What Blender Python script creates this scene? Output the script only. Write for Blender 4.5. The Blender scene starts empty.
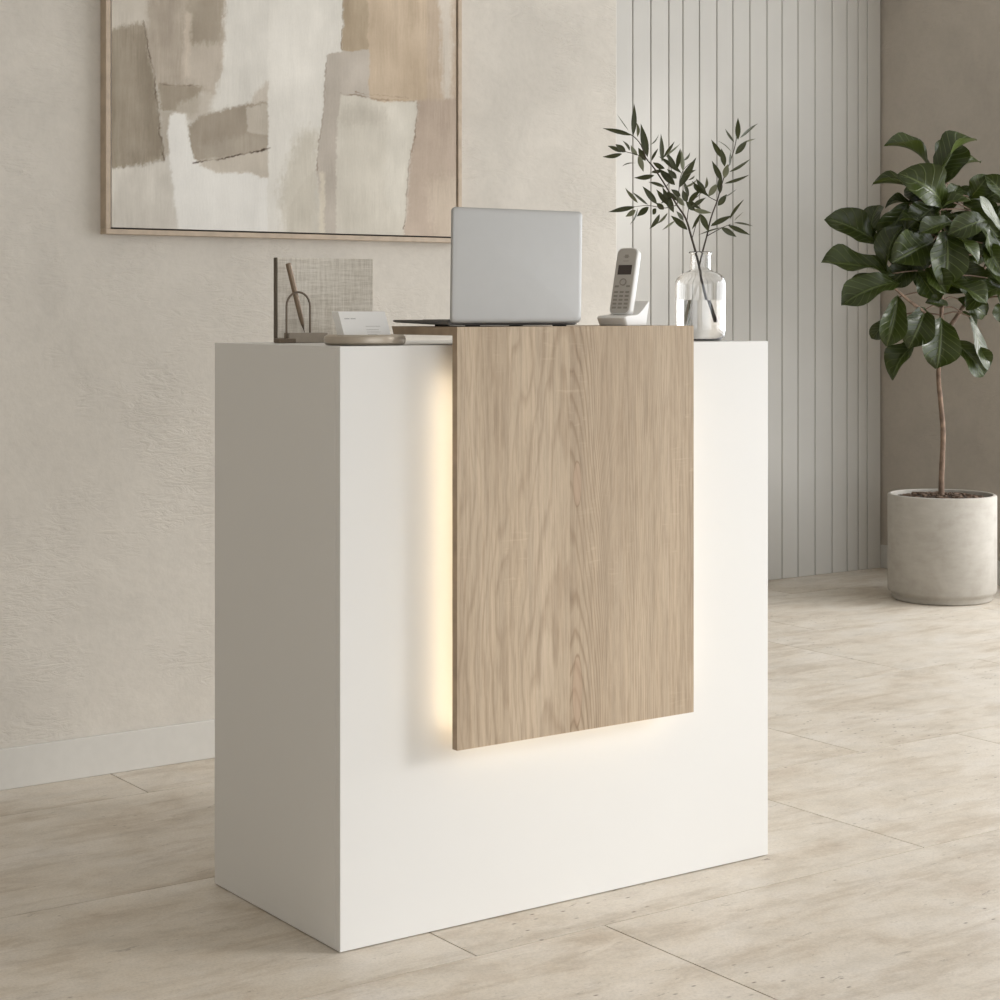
import bpy, bmesh, math, random
import numpy as np
from mathutils import Vector, Matrix
random.seed(7)
scene = bpy.context.scene
COL = scene.collection

# ------------------------------------------------------------------ camera
FPX, CX, HZ = 1865.0, 500.0, 311.0           # focal length, centre and horizon in pixels of a 1000 px frame
ANG = math.radians(35.2696)
RGT = Vector((math.cos(ANG), -math.sin(ANG), 0))
FWD = Vector((math.sin(ANG), math.cos(ANG), 0))
CAM = Vector((-1.71425, -2.92583, 1.16413))
cam = bpy.data.cameras.new('camera')
cam.sensor_width = 36; cam.lens = FPX / 1000 * 36
cam.shift_y = -(500 - HZ) / 1000
cam.clip_start = 0.05
co = bpy.data.objects.new('camera', cam); COL.objects.link(co)
co.location = CAM; co.rotation_euler = (math.radians(90), 0, -ANG)
scene.camera = co

def ray(x, y): return RGT * ((x - CX) / FPX) + FWD + Vector((0, 0, -(y - HZ) / FPX))
def at(x, y, d): return CAM + ray(x, y) * d                 # measured point at a given distance
def onY(x, y, Y):
    r = ray(x, y); return CAM + r * ((Y - CAM.y) / r.y)

# ------------------------------------------------------------------ helpers
def obj(name, bm, mat, parent=None, off=None, smooth=False, loc=None):
    if off is not None: bmesh.ops.translate(bm, verts=bm.verts, vec=-Vector(off))
    bmesh.ops.recalc_face_normals(bm, faces=bm.faces) if not bm.loops.layers.uv else None
    me = bpy.data.meshes.new(name); bm.to_mesh(me); bm.free()
    for m in (mat if isinstance(mat, (list, tuple)) else [mat]): me.materials.append(m)
    if smooth:
        for p in me.polygons: p.use_smooth = True
        if smooth == 'auto': me.set_sharp_from_angle(angle=math.radians(35))
    o = bpy.data.objects.new(name, me); COL.objects.link(o)
    if parent is not None: o.parent = parent
    if loc is not None: o.location = loc
    return o
def tag(o, label, cat, group=None):
    o['label'] = label; o['category'] = cat
    if group: o['group'] = group
    return o
def thing(name, label, cat, loc=(0, 0, 0), rot=(0, 0, 0), group=None):
    o = bpy.data.objects.new(name, None); COL.objects.link(o)
    o.empty_display_size = .05
    o.location = loc; o.rotation_euler = rot
    return tag(o, label, cat, group)
def struct(name, bm, mat, parent=None, **k):
    o = obj(name, bm, mat, parent, **k)
    if parent is None: o['kind'] = 'structure'
    return o
def B(): return bmesh.new()
def add_box(bm, a, b, bevel=0, seg=2):
    r = bmesh.ops.create_cube(bm, size=1)
    vs = r['verts']
    for v in vs:
        v.co = Vector([(a[i] + b[i]) / 2 + v.co[i] * (b[i] - a[i]) for i in range(3)])
    if bevel:
        es = list({e for v in vs for e in v.link_edges})
        bmesh.ops.bevel(bm, geom=es, offset=bevel, segments=seg, affect='EDGES', profile=.5)
    return bm
def box(a, b, bevel=0, seg=2): return add_box(B(), a, b, bevel, seg)
def add_lathe(bm, prof, seg=64, c=(0, 0, 0)):
    rings = []
    for r, z in prof:
        if r < 1e-6: rings.append([bm.verts.new((c[0], c[1], c[2] + z))])
        else: rings.append([bm.verts.new((c[0] + r * math.cos(2 * math.pi * i / seg), c[1] + r * math.sin(2 * math.pi * i / seg), c[2] + z)) for i in range(seg)])
    for p, q in zip(rings, rings[1:]):
        for i in range(seg):
            j = (i + 1) % seg
            if len(p) == 1 and len(q) == 1: continue
            if len(p) == 1: bm.faces.new((p[0], q[j], q[i]))
            elif len(q) == 1: bm.faces.new((p[i], p[j], q[0]))
            else: bm.faces.new((p[i], p[j], q[j], q[i]))
    return bm
def catmull(pts, n=6):
    P = [Vector(p) for p in pts]; out = []
    for i in range(len(P) - 1):
        p0, p1, p2, p3 = P[max(i - 1, 0)], P[i], P[i + 1], P[min(i + 2, len(P) - 1)]
        for k in range(n):
            t = k / n
            out.append(.5 * ((2 * p1) + (p2 - p0) * t + (2 * p0 - 5 * p1 + 4 * p2 - p3) * t * t + (3 * p1 - p0 - 3 * p2 + p3) * t ** 3))
    out.append(P[-1]); return out
def add_tube(bm, pts, r0, r1=None, seg=10, wob=0):
    r1 = r0 if r1 is None else r1
    n = len(pts); rings = []
    t = (pts[1] - pts[0]).normalized()
    nrm = t.orthogonal().normalized()
    for i, p in enumerate(pts):
        t = (pts[min(i + 1, n - 1)] - pts[max(i - 1, 0)]).normalized()
        nrm = (nrm - t * nrm.dot(t)).normalized(); bn = t.cross(nrm)
        r = r0 + (r1 - r0) * i / (n - 1)
        if wob: r *= 1 + wob * random.uniform(-1, 1)
        rings.append([bm.verts.new(p + (nrm * math.cos(2 * math.pi * k / seg) + bn * math.sin(2 * math.pi * k / seg)) * r) for k in range(seg)])
    for a, b in zip(rings, rings[1:]):
        for k in range(seg):
            bm.faces.new((a[k], a[(k + 1) % seg], b[(k + 1) % seg], b[k]))
    bm.faces.new(rings[0][::-1]); bm.faces.new(rings[-1])
    return bm
def rounded_rect(w, h, r, n=6):
    pts = []
    for cx, cy, a0 in ((w / 2 - r, h / 2 - r, 0), (-w / 2 + r, h / 2 - r, 90), (-w / 2 + r, -h / 2 + r, 180), (w / 2 - r, -h / 2 + r, 270)):
        for k in range(n + 1):
            a = math.radians(a0 + 90 * k / n); pts.append((cx + r * math.cos(a), cy + r * math.sin(a)))
    return pts
def add_slab(bm, layers, mapf):
    """loft of rounded rectangles: layers = [(outline, t)]; mapf(u, v, t) -> point"""
    rings = [[bm.verts.new(mapf(u, v, t)) for u, v in pts] for pts, t in layers]
    for a, b in zip(rings, rings[1:]):
        n = len(a)
        for k in range(n): bm.faces.new((a[k], a[(k + 1) % n], b[(k + 1) % n], b[k]))
    bm.faces.new(rings[0][::-1]); bm.faces.new(rings[-1])
    return bm

# ------------------------------------------------------------------ materials
def lin(r, g, b, k=1.0):
    return tuple(min(1, k * ((c / 255 / 12.92) if c / 255 <= .04045 else ((c / 255 + .055) / 1.055) ** 2.4)) for c in (r, g, b)) + (1,)
class N:
    def __init__(s, name):
        s.m = bpy.data.materials.new(name); s.m.use_nodes = True
        s.t = s.m.node_tree; s.b = s.t.nodes['Principled BSDF']; s.out = s.t.nodes['Material Output']
    def n(s, typ, ins=None, **props):
        x = s.t.nodes.new(typ)
        for k, v in props.items(): setattr(x, k, v)
        for k, v in (ins or {}).items():
            if hasattr(v, 'links') and hasattr(v, 'is_linked'): s.t.links.new(v, x.inputs[k])
            else: x.inputs[k].default_value = v
        return x
    def set(s, **k):
        for key, v in k.items():
            inp = s.b.inputs[key.replace('_', ' ')]
            if hasattr(v, 'is_linked'): s.t.links.new(v, inp)
            else: inp.default_value = v
        return s
    def coord(s, which='Object', scale=(1, 1, 1), rot=(0, 0, 0), src=None):
        c = src if src is not None else s.n('ShaderNodeTexCoord').outputs[which]
        return s.n('ShaderNodeMapping', {'Vector': c, 'Scale': scale, 'Rotation': rot}).outputs[0]
    def noise(s, vec, scale, detail=4, rough=.5, dist=0):
        return s.n('ShaderNodeTexNoise', {'Vector': vec, 'Scale': scale, 'Detail': detail, 'Roughness': rough, 'Distortion': dist}).outputs['Fac']
    def ramp(s, fac, stops):
        r = s.n('ShaderNodeValToRGB', {'Fac': fac}); e = r.color_ramp.elements
        while len(e) < len(stops): e.new(.5)
        for el, (p, c) in zip(e, stops): el.position = p; el.color = c
        return r.outputs['Color']
    def mix(s, fac, a, b, mode='MIX'):
        x = s.n('ShaderNodeMix', data_type='RGBA', blend_type=mode)
        for i, v in ((0, fac), (6, a), (7, b)):
            if hasattr(v, 'is_linked'): s.t.links.new(v, x.inputs[i])
            else: x.inputs[i].default_value = v
        return x.outputs[2]
    def math(s, op, a, b=0.0, c=0.0):
        x = s.n('ShaderNodeMath', operation=op)
        for i, v in enumerate((a, b, c)):
            if hasattr(v, 'is_linked'): s.t.links.new(v, x.inputs[i])
            else: x.inputs[i].default_value = v
        return x.outputs[0]
    def bump(s, h, strength=.2, dist=.01):
        s.t.links.new(s.n('ShaderNodeBump', {'Height': h, 'Strength': strength, 'Distance': dist}).outputs[0], s.b.inputs['Normal']); return s
def g(v): return (v, v, v, 1)
def plain(name, rgb, rough=.5, metal=0, noise=.04, nscale=40, bump=0, spec=.5):
    a = N(name); v = a.coord()
    f = a.noise(v, nscale, 3)
    lo = tuple(c * (1 - noise) for c in rgb[:3]) + (1,); hi = tuple(min(1, c * (1 + noise)) for c in rgb[:3]) + (1,)
    a.set(Base_Color=a.ramp(f, [(.3, lo), (.7, hi)]), Roughness=rough, Metallic=metal, Specular_IOR_Level=spec)
    if bump: a.bump(f, bump, .002)
    return a.m

def plaster_mat(name, base, seed):
    a = N(name)
    c = a.n('ShaderNodeTexCoord').outputs['Object']
    c = a.n('ShaderNodeVectorMath', {0: c, 1: (seed, seed * 1.7, seed * .3)}, operation='ADD').outputs[0]
    big = a.noise(c, 1.1, 4, .55, .6); mid = a.noise(c, 5, 6, .62, .6)
    def stroke(rot, sc, thr):
        n = a.noise(a.coord(src=c, scale=(11, 11, 34), rot=(0, rot, 0)), sc, 4, .6, 2.2)
        m = a.ramp(a.noise(a.n('ShaderNodeVectorMath', {0: c, 1: (rot * 9, 3, sc)}, operation='ADD').outputs[0], 3.4, 4, .6), [(thr, g(0)), (thr + .10, g(1))])
        return a.math('MULTIPLY', a.math('SUBTRACT', n, .5), m)
    st = a.math('ADD', stroke(.75, 1.3, .50), stroke(-.65, 1.1, .54))
    fine = a.noise(c, 55, 5, .62)
    col = a.ramp(a.math('ADD', a.math('MULTIPLY', big, .6), a.math('MULTIPLY', mid, .4)),
                 [(.34, tuple(x * .88 for x in base) + (1,)), (.5, tuple(base) + (1,)), (.66, tuple(min(1, x * 1.08) for x in base) + (1,))])
    col = a.mix(.16, col, a.ramp(fine, [(.3, g(.7)), (.6, g(1))]), 'MULTIPLY')
    a.set(Base_Color=col, Roughness=.82, Specular_IOR_Level=.2)
    h = a.math('ADD', a.math('MULTIPLY', st, 1.0), a.math('ADD', a.math('MULTIPLY', fine, .16), a.math('MULTIPLY', mid, .45)))
    a.bump(h, .40, .011)
    return a.m
M = {}
M['plaster'] = plaster_mat('warm_plaster', (.615, .580, .525), 0)
M['shaded_plaster'] = plaster_mat('plaster_shaded', (.46, .415, .36), 5)  # darker copy of the plaster, the right wall's weaker light put into its colour
M['ceiling'] = plain('ceiling_paint', (.74, .73, .71), .8)
M['baseboard'] = plain('baseboard_paint', (.60, .585, .55), .5, noise=.02)
M['panelling'] = plain('painted_boards', (.535, .52, .485), .55, noise=.025, nscale=3)

# travertine floor: every tile carries its own random offset in a colour attribute
a = N('travertine')
c = a.n('ShaderNodeTexCoord').outputs['Object']
att = a.n('ShaderNodeAttribute', attribute_name='tile_shift')
c = a.n('ShaderNodeVectorMath', {0: c, 1: a.n('ShaderNodeVectorMath', {0: att.outputs['Vector'], 1: (40, 40, 40)}, operation='MULTIPLY').outputs[0]}, operation='ADD').outputs[0]
veins = a.noise(a.coord(src=c, scale=(2.6, 4.0, 1)), 1.6, 12, .68, .3)
cloud = a.noise(a.coord(src=c, scale=(2.2, 3.0, 1)), 3.2, 12, .74, .2)
grain = a.noise(c, 190, 3, .7)
band = a.noise(a.coord(src=c, scale=(1.6, 7, 1)), 1.5, 10, .72, .4)
col = a.ramp(veins, [(.30, (.55, .47, .38, 1)), (.45, (.650, .585, .495, 1)), (.58, (.69, .632, .552, 1)), (.72, (.715, .665, .60, 1))])
col = a.mix(.36, col, a.ramp(cloud, [(.36, g(.70)), (.54, g(1))]), 'MULTIPLY')
col = a.mix(.42, col, a.ramp(band, [(.38, (.62, .54, .45, 1)), (.50, g(1))]), 'MULTIPLY')
col = a.mix(.34, col, a.ramp(grain, [(.34, g(.62)), (.58, g(1))]), 'MULTIPLY')
vor = a.n('ShaderNodeTexVoronoi', {'Vector': a.coord(src=c, scale=(1, 2.1, 1)), 'Scale': 11, 'Randomness': 1}, voronoi_dimensions='2D').outputs['Distance']
pit = a.math('MULTIPLY', a.ramp(vor, [(.025, g(1)), (.075, g(0))]), a.ramp(a.noise(c, 2.3, 3), [(.545, g(0)), (.61, g(1))]))
scr = a.noise(a.coord(src=c, scale=(5, 19, 1)), 3.2, 6, .72, .8)
scr = a.math('MULTIPLY', a.ramp(scr, [(.63, g(0)), (.69, g(1))]), .7)
mark = a.math('MAXIMUM', pit, scr)
col = a.mix(a.math('MULTIPLY', mark, .85), col, (.14, .105, .075, 1))
tone = a.n('ShaderNodeSeparateColor', {0: att.outputs['Color']}).outputs[2]
col = a.mix(1, col, a.ramp(tone, [(0, g(.94)), (1, g(1))]), 'MULTIPLY')
a.set(Base_Color=col, Roughness=a.ramp(veins, [(.3, g(.5)), (.7, g(.42))]), Specular_IOR_Level=.4)
a.bump(a.math('SUBTRACT', a.math('MULTIPLY', grain, .1), mark), .25, .004)
M['travertine'] = a.m
M['grout'] = plain('grout', (.30, .26, .21), .9)

M['lacquer'] = plain('white_lacquer', (.725, .725, .715), .42, noise=.006, nscale=4)
M['dark_plinth'] = plain('dark_plinth', (.05, .045, .04), .6)
# oak
def oak(name, rot=(0, 0, 0)):
    a = N(name)
    c = a.coord(rot=rot)
    sx = a.n('ShaderNodeSeparateXYZ', {0: c})
    X, Z = sx.outputs[0], sx.outputs[2]
    # glued boards of different cut: R = phase offset, G = how much of a cathedral figure, B = tone
    bd = a.n('ShaderNodeValToRGB', {'Fac': a.n('ShaderNodeMapRange', {0: X, 1: .2155, 2: .7945}).outputs[0]})
    cr = bd.color_ramp; cr.interpolation = 'CONSTANT'
    for k, (p, cc) in enumerate([(0, (.1, .12, .42, 1)), (.20, (.55, .22, .62, 1)), (.45, (.3, 1, .40, 1)), (.69, (.85, .30, .55, 1)), (.885, (.4, .1, .30, 1))]):
        el = cr.elements[k] if k < 2 else cr.elements.new(p)
        el.position = p; el.color = cc
    bs_ = a.n('ShaderNodeSeparateColor', {0: bd.outputs[0]})
    off, cat, tone = bs_.outputs
    cs = a.n('ShaderNodeVectorMath', {0: c, 1: a.n('ShaderNodeCombineXYZ', {0: 0, 1: a.math('MULTIPLY', off, 7), 2: a.math('MULTIPLY', off, 5)}).outputs[0]}, operation='ADD').outputs[0]
    warp = a.math('SUBTRACT', a.noise(a.coord(src=cs, scale=(6, 6, 1.6)), 1.0, 3, .5), .5)
    warp2 = a.math('SUBTRACT', a.noise(a.coord(src=cs, scale=(22, 22, 4)), 1.0, 3, .5), .5)
    dx = a.math('SUBTRACT', X, a.math('ADD', .484, a.math('MULTIPLY', warp, .07)))
    par = a.math('ADD', a.math('MULTIPLY', a.math('MULTIPLY', dx, dx), 1500), a.math('MULTIPLY', Z, 15))
    par = a.math('MULTIPLY', par, a.math('MULTIPLY', cat, 1.0))
    ph = a.math('ADD', a.math('ADD', a.math('MULTIPLY', a.math('MULTIPLY', X, 26), a.math('SUBTRACT', 1.1, cat)), par), a.math('ADD', a.math('MULTIPLY', warp, 5.5), a.math('MULTIPLY', warp2, 1.6)))
    ring = a.math('FRACT', ph)
    ringc = a.ramp(ring, [(0, g(.10)), (.16, g(.75)), (.7, g(.85)), (.95, g(.20)), (1, g(.10))])
    fib = a.noise(a.coord(src=c, scale=(330, 330, 14)), 1, 4, .7)
    fib2 = a.noise(a.coord(src=c, scale=(70, 70, 2.2)), 1, 5, .6)
    fib3 = a.noise(a.coord(src=c, scale=(150, 150, 9)), 1, 4, .65)
    broad = a.math('ADD', a.math('MULTIPLY', a.noise(a.coord(src=cs, scale=(9, 9, 1.1)), 1, 3, .5), .75), a.math('MULTIPLY', tone, .25))
    fleck = a.noise(a.coord(src=c, scale=(20, 20, 150)), 1, 3, .5, .6)
    fmask = a.ramp(a.noise(a.coord(src=c, scale=(11, 11, 5)), 1, 2), [(.58, g(0)), (.68, g(1))])
    col = a.ramp(broad, [(.30, (.44, .345, .250, 1)), (.48, (.535, .430, .315, 1)), (.66, (.605, .495, .372, 1))])
    col = a.mix(a.math('MULTIPLY', a.math('SUBTRACT', 1, ringc), a.math('ADD', .10, a.math('MULTIPLY', a.noise(a.coord(src=cs, scale=(5, 5, 2)), 1, 2), a.math('ADD', .45, a.math('MULTIPLY', cat, .95))))), col, (.30, .212, .138, 1))
    col = a.mix(.42, col, a.ramp(fib, [(.3, g(.62)), (.6, g(1))]), 'MULTIPLY')
    col = a.mix(.45, col, a.ramp(fib2, [(.3, g(.66)), (.62, g(1.0))]), 'MULTIPLY')
    col = a.mix(.36, col, a.ramp(fib3, [(.38, (.60, .55, .50, 1)), (.52, g(1))]), 'MULTIPLY')
    for kx, kz, hw, hh in ((.497, .43, .012, .072), (.497, .83, .010, .045)):      # two slim knots in the middle board
        ex = a.math('DIVIDE', a.math('SUBTRACT', X, kx), hw); ez = a.math('DIVIDE', a.math('SUBTRACT', Z, kz), hh)
        dd = a.math('ADD', a.math('SQRT', a.math('ADD', a.math('MULTIPLY', ex, ex), a.math('MULTIPLY', ez, ez))), a.math('MULTIPLY', warp2, 1.1))
        col = a.mix(a.ramp(dd, [(.80, g(.55)), (.95, g(0))]), col, (.44, .315, .225, 1))
        col = a.mix(a.ramp(dd, [(.84, g(0)), (.92, g(.7)), (1, g(0))]), col, (.235, .155, .095, 1))
    fl = a.math('MULTIPLY', fmask, a.ramp(fleck, [(.58, g(0)), (.68, g(1))]))
    col = a.mix(a.math('MULTIPLY', fl, .20), col, (.68, .55, .41, 1))
    a.set(Base_Color=col, Roughness=.55, Specular_IOR_Level=.3)
    a.bump(a.math('ADD', fib, a.math('MULTIPLY', fib2, .5)), .12, .002)
    return a.m
M['oak'] = oak('pale_oak_vertical')
M['oak_flat'] = oak('pale_oak_flat', (math.pi / 2, 0, 0))
M['oak_edge'] = plain('oak_edging', (.33, .245, .165), .55, noise=.15, nscale=30)
M['frame_wood'] = plain('frame_wood', (.47, .38, .29), .5, noise=.12, nscale=30)
M['dark_gap'] = plain('frame_backing', (.07, .055, .045), .7)

e = N('warm_led'); e.set(Base_Color=(1, .8, .5, 1), Emission_Color=(1, .85, .63, 1), Emission_Strength=8.5)
M['led'] = e.m
M['alu'] = plain('laptop_aluminium', (.40, .40, .395), .45, .35, noise=.01)
M['alu_shaded'] = plain('shaded_laptop_base', (.09, .085, .08), .4, .4)  # base darkened to carry the shade on its visible side
M['black'] = plain('black_plastic', (.02, .02, .02), .5)
s = N('screen_glass'); s.set(Base_Color=(.015, .015, .018, 1), Roughness=.08); M['screen'] = s.m
M['phone'] = plain('phone_plastic', (.64, .63, .61), .35, noise=.01)
M['phone_face_shaded'] = plain('shaded_phone_plastic', (.41, .385, .35), .45, noise=.01)  # pale plastic toned down, the unlit front's shade is in the colour
M['key'] = plain('phone_key_grey', (.25, .23, .20), .5)
s = N('phone_display'); s.set(Base_Color=(.05, .038, .034, 1), Roughness=.2); M['display'] = s.m
M['taupe_metal'] = plain('bronze_metal', (.17, .135, .10), .4, .6)
M['pen_metal'] = plain('pen_bronze', (.22, .165, .115), .32, .5)
M['taupe_block'] = plain('taupe_stone', (.30, .26, .21), .6, noise=.08, nscale=60)
M['dish'] = plain('dish_bronze', (.44, .385, .315), .33, .4, noise=.03)
M['card'] = plain('white_card', (.86, .86, .85), .6, noise=.01)
M['ink'] = plain('grey_ink', (.42, .42, .42), .7)
M['ink_pale'] = plain('pale_grey_ink', (.60, .595, .58), .7)
# linen
a = N('woven_linen')
c = a.n('ShaderNodeTexCoord').outputs['Object']
w1 = a.noise(a.coord(src=c, scale=(700, 60, 40)), 1, 3, .6); w2 = a.noise(a.coord(src=c, scale=(40, 60, 700)), 1, 3, .6)
b1 = a.noise(a.coord(src=c, scale=(170, 30, 7)), 1, 3, .6); b2 = a.noise(a.coord(src=c, scale=(7, 30, 170)), 1, 3, .6)
h = a.math('ADD', a.math('ADD', w1, w2), a.math('ADD', b1, b2))
a.set(Base_Color=a.ramp(a.math('MULTIPLY', h, .25), [(.42, (.50, .455, .39, 1)), (.5, (.64, .60, .53, 1)), (.58, (.75, .71, .645, 1))]), Roughness=.9, Specular_IOR_Level=.1)
a.bump(h, .4, .001); M['linen'] = a.m
M['spine'] = plain('notebook_spine', (.12, .10, .075), .8)
gl = N('clear_glass'); gl.set(Base_Color=(1, 1, 1, 1), Roughness=0.0, IOR=1.45, Transmission_Weight=1.0); M['glass'] = gl.m
wa = N('water'); wa.set(Base_Color=(1, 1, 1, 1), Roughness=0.0, IOR=1.33, Transmission_Weight=1.0); M['water'] = wa.m
# leaves: UV u = across (0..1, midrib .5), v = along
def leaf_mat(name, top, vein, under, veins=True, rough=.38):
    a = N(name)
    uv = a.n('ShaderNodeSeparateXYZ', {0: a.n('ShaderNodeTexCoord').outputs['UV']})
    au = a.math('ABSOLUTE', a.math('SUBTRACT', uv.outputs[0], .5))
    mid = a.ramp(au, [(.012, g(1)), (.035, g(0))])
    n = a.noise(a.coord(), 9, 3)
    col = a.ramp(n, [(.3, tuple(x * .75 for x in top) + (1,)), (.7, tuple(x * 1.25 for x in top) + (1,))])
    if veins:
        st = a.math('FRACT', a.math('MULTIPLY', a.math('SUBTRACT', uv.outputs[1], a.math('MULTIPLY', au, .55)), 7.5))
        lat = a.ramp(a.math('ABSOLUTE', a.math('SUBTRACT', st, .5)), [(.03, g(1)), (.10, g(0))])
        v = a.math('MAXIMUM', mid, a.math('MULTIPLY', lat, .55))
        a.bump(v, .35, .006)
    else: v = a.math('MULTIPLY', mid, .5)
    col = a.mix(v, col, vein + (1,))
    back = a.n('ShaderNodeNewGeometry').outputs['Backfacing']
    col = a.mix(back, col, a.mix(v, under + (1,), tuple(x * 1.2 for x in under) + (1,)))
    a.set(Base_Color=col, Roughness=rough, Specular_IOR_Level=.36)
    tr = a.n('ShaderNodeBsdfTranslucent', {'Color': a.mix(.0, (top[0] * 2.2, top[1] * 2.2, top[2] * 1.2, 1), g(1))})
    mx = a.n('ShaderNodeMixShader', {0: .13, 1: a.b.outputs[0], 2: tr.outputs[0]})
    a.t.links.new(mx.outputs[0], a.out.inputs['Surface'])
    return a.m
M['fig_leaf'] = leaf_mat('fig_leaf', (.024, .034, .0055), (.088, .112, .034), (.068, .088, .022), rough=.31)
M['olive_leaf'] = leaf_mat('olive_leaf', (.042, .047, .022), (.12, .13, .075), (.19, .20, .135), veins=False, rough=.45)
M['bark'] = plain('fig_bark', (.17, .115, .08), .85, noise=.35, nscale=45, bump=.5)
M['twig'] = plain('olive_twig', (.055, .042, .028), .8, noise=.2)
M['soil'] = plain('dark_soil', (.05, .033, .022), .95, noise=.7, nscale=90, bump=.8)
M['chip'] = plain('bark_chip', (.10, .064, .042), .9, noise=.5)
a = N('concrete')
c = a.n('ShaderNodeTexCoord').outputs['Object']
m1 = a.noise(c, 7, 7, .65, .5); m2 = a.noise(a.coord(src=c, scale=(1, 1, 3)), 14, 5, .6)
col = a.ramp(a.math('ADD', a.math('MULTIPLY', m1, .65), a.math('MULTIPLY', m2, .35)), [(.34, (.345, .32, .28, 1)), (.5, (.40, .375, .335, 1)), (.68, (.45, .425, .385, 1))])
a.set(Base_Color=col, Roughness=.85, Specular_IOR_Level=.25); a.bump(m1, .12, .004); M['concrete'] = a.m

# ------------------------------------------------------------------ the room
XR, YP, YW, YF, XL, ZC = 4.59, 3.0, 1.48, -6.0, -3.6, 3.0
# floor of large travertine tiles
bm = B()
lay = bm.loops.layers.float_color.new('tile_shift')
rows = [-6.0, -5.05, -4.35, -3.65, -2.95, -2.25, -1.55, -.853, -.1535, .5465, 1.2465, 1.9465, 2.6465, 3.0]
known = {6: [.49 - 1.3, 1.7], 7: [.488, 1.95, 3.4], 8: [.195, 1.374, 2.28, 3.5], 9: [-.75, .55, 1.903, 3.19, 4.2], 10: [.195, 1.55, 2.85, 4.05], 11: [1.9, 3.157, 4.3], 12: [2.4, 3.7]}
for i in range(len(rows) - 1):
    js = known.get(i, [(i * .53) % 1.3, (i * .53) % 1.3 + 1.3, (i * .53) % 1.3 + 2.6])
    lo = [js[0] - 1.25 * k for k in range(1, 6) if js[0] - 1.25 * k > XL + .2]
    xs = [XL] + sorted(lo) + js + [XR]
    for x0, x1 in zip(xs, xs[1:]):
        n0 = len(bm.faces); gx = .0017; gy = .0014
        add_box(bm, (x0 + gx, rows[i] + gy, -.02), (x1 - gx, rows[i + 1] - gy, 0))
        bm.faces.ensure_lookup_table()
        rc = (random.random(), random.random(), random.random(), 1)
        for f in bm.faces[n0:]:
            for l in f.loops: l[lay] = rc
struct('floor', bm, M['travertine'])
struct('floor_bed', box((XL, YF, -.08), (XR, YP, -.004)), M['grout'])
struct('ceiling', box((XL - .1, YF - .1, ZC), (XR + .1, YP + .1, ZC + .1)), M['ceiling'])
struct('wall_left', box((XL - .1, YF, -.05), (XL, YP, ZC)), M['plaster'])
FX0, FX1 = -3.3, 2.2  # opening added behind the viewer for the fill light
bm = B()
add_box(bm, (XL, YF - .1, -.05), (FX0, YF, ZC)); add_box(bm, (FX1, YF - .1, -.05), (XR, YF, ZC))
add_box(bm, (FX0, YF - .1, -.05), (FX1, YF, .12)); add_box(bm, (FX0, YF - .1, 2.72), (FX1, YF, ZC))
struct('wall_front', bm, M['plaster'])
XE = 1.8356
struct('wall_back', box((XL, YW, -.05), (XE, YW + .14, ZC), .004), M['plaster'])
# panelled recess: boards with grooves between them
struct('wall_recess', box((XL, YP, -.05), (XR + .1, YP + .1, ZC)), M['panelling'])
gro = [3.045, 3.139, 3.235, 3.332, 3.409, 3.5, 3.598, 3.689, 3.787, 3.887, 3.976, 4.072, 4.176, 4.281, 4.375, 4.445, 4.503]
x = 3.045
while x > XE - .6: x -= .095; gro.insert(0, x)
bm = B()
for x0, x1 in zip(gro, gro[1:] + [XR]): add_box(bm, (x0 + .0022 - .008, YP - .016, 0), (x1 - .0022 - .008, YP + .002, ZC), .002, 1)
struct('trim_1', bm, M['panelling'])
# right wall with a wide glazed opening nearer to the viewer
WY0, WY1, WZ0, WZ1 = -4.6, 2.06, .12, 2.72
bm = B()
add_box(bm, (XR, WY1, -.05), (XR + .1, YP, ZC)); add_box(bm, (XR, YF, -.05), (XR + .1, WY0, ZC))
add_box(bm, (XR, WY0, WZ1), (XR + .1, WY1, ZC)); add_box(bm, (XR, WY0, -.05), (XR + .1, WY1, WZ0))
struct('wall_right', bm, M['shaded_plaster'])
bm = B()
for y in (WY0, -2.4, -.2, WY1 - .05): add_box(bm, (XR + .03, y, WZ0), (XR + .08, y + .05, WZ1), .004)
for z in (WZ0, WZ1 - .05): add_box(bm, (XR + .03, WY0, z), (XR + .08, WY1, z + .05), .004)
struct('window_1', bm, M['dark_gap'])
bm = B()
for x in (FX0, -1.5, .35, FX1 - .05): add_box(bm, (x, YF - .08, WZ0), (x + .05, YF - .03, WZ1), .004)
for z in (WZ0, WZ1 - .05): add_box(bm, (FX0, YF - .08, z), (FX1, YF - .03, z + .05), .004)
struct('fill_window', bm, M['dark_gap'])  # unseen frame added round the front fill light
struct('baseboard_left', box((XL, YW - .012, 0), (XE, YW, .1), .002), M['baseboard'])
struct('baseboard_right', box((XR - .012, WY1 + .02, 0), (XR, YP - .016, .104), .002), M['baseboard'])

# ------------------------------------------------------------------ reception desk
DW, DD, DH = 1.0571, .5025, 1.1
t = .018; z0 = .0016
root = thing('reception_desk', 'white lacquered reception desk with a glowing oak front panel on the tile floor', 'desk')
obj('front_panel', box((0, 0, z0), (DW, t, DH), .0012), M['lacquer'], root)
obj('side_panel', box((0, t, z0), (t, DD, DH), .0012), M['lacquer'], root)
obj('side_panel', box((DW - t, t, z0), (DW, DD, DH), .0012), M['lacquer'], root)
obj('top_panel', box((t, t, DH - t), (DW - t, DD, DH - .0004), .0012), M['lacquer'], root)
obj('shelf', box((t, .06, .72), (DW - t, DD - .02, .72 + t), .0012), M['lacquer'], root)
obj('plinth', box((.012, .012, 0), (DW - .012, DD - .012, z0 + .03)), M['dark_plinth'], root)
SX0, SX1, SY0, SY1, SZ, ST = .2155, .7945, -.06, .169, 1.1345, .016
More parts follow.
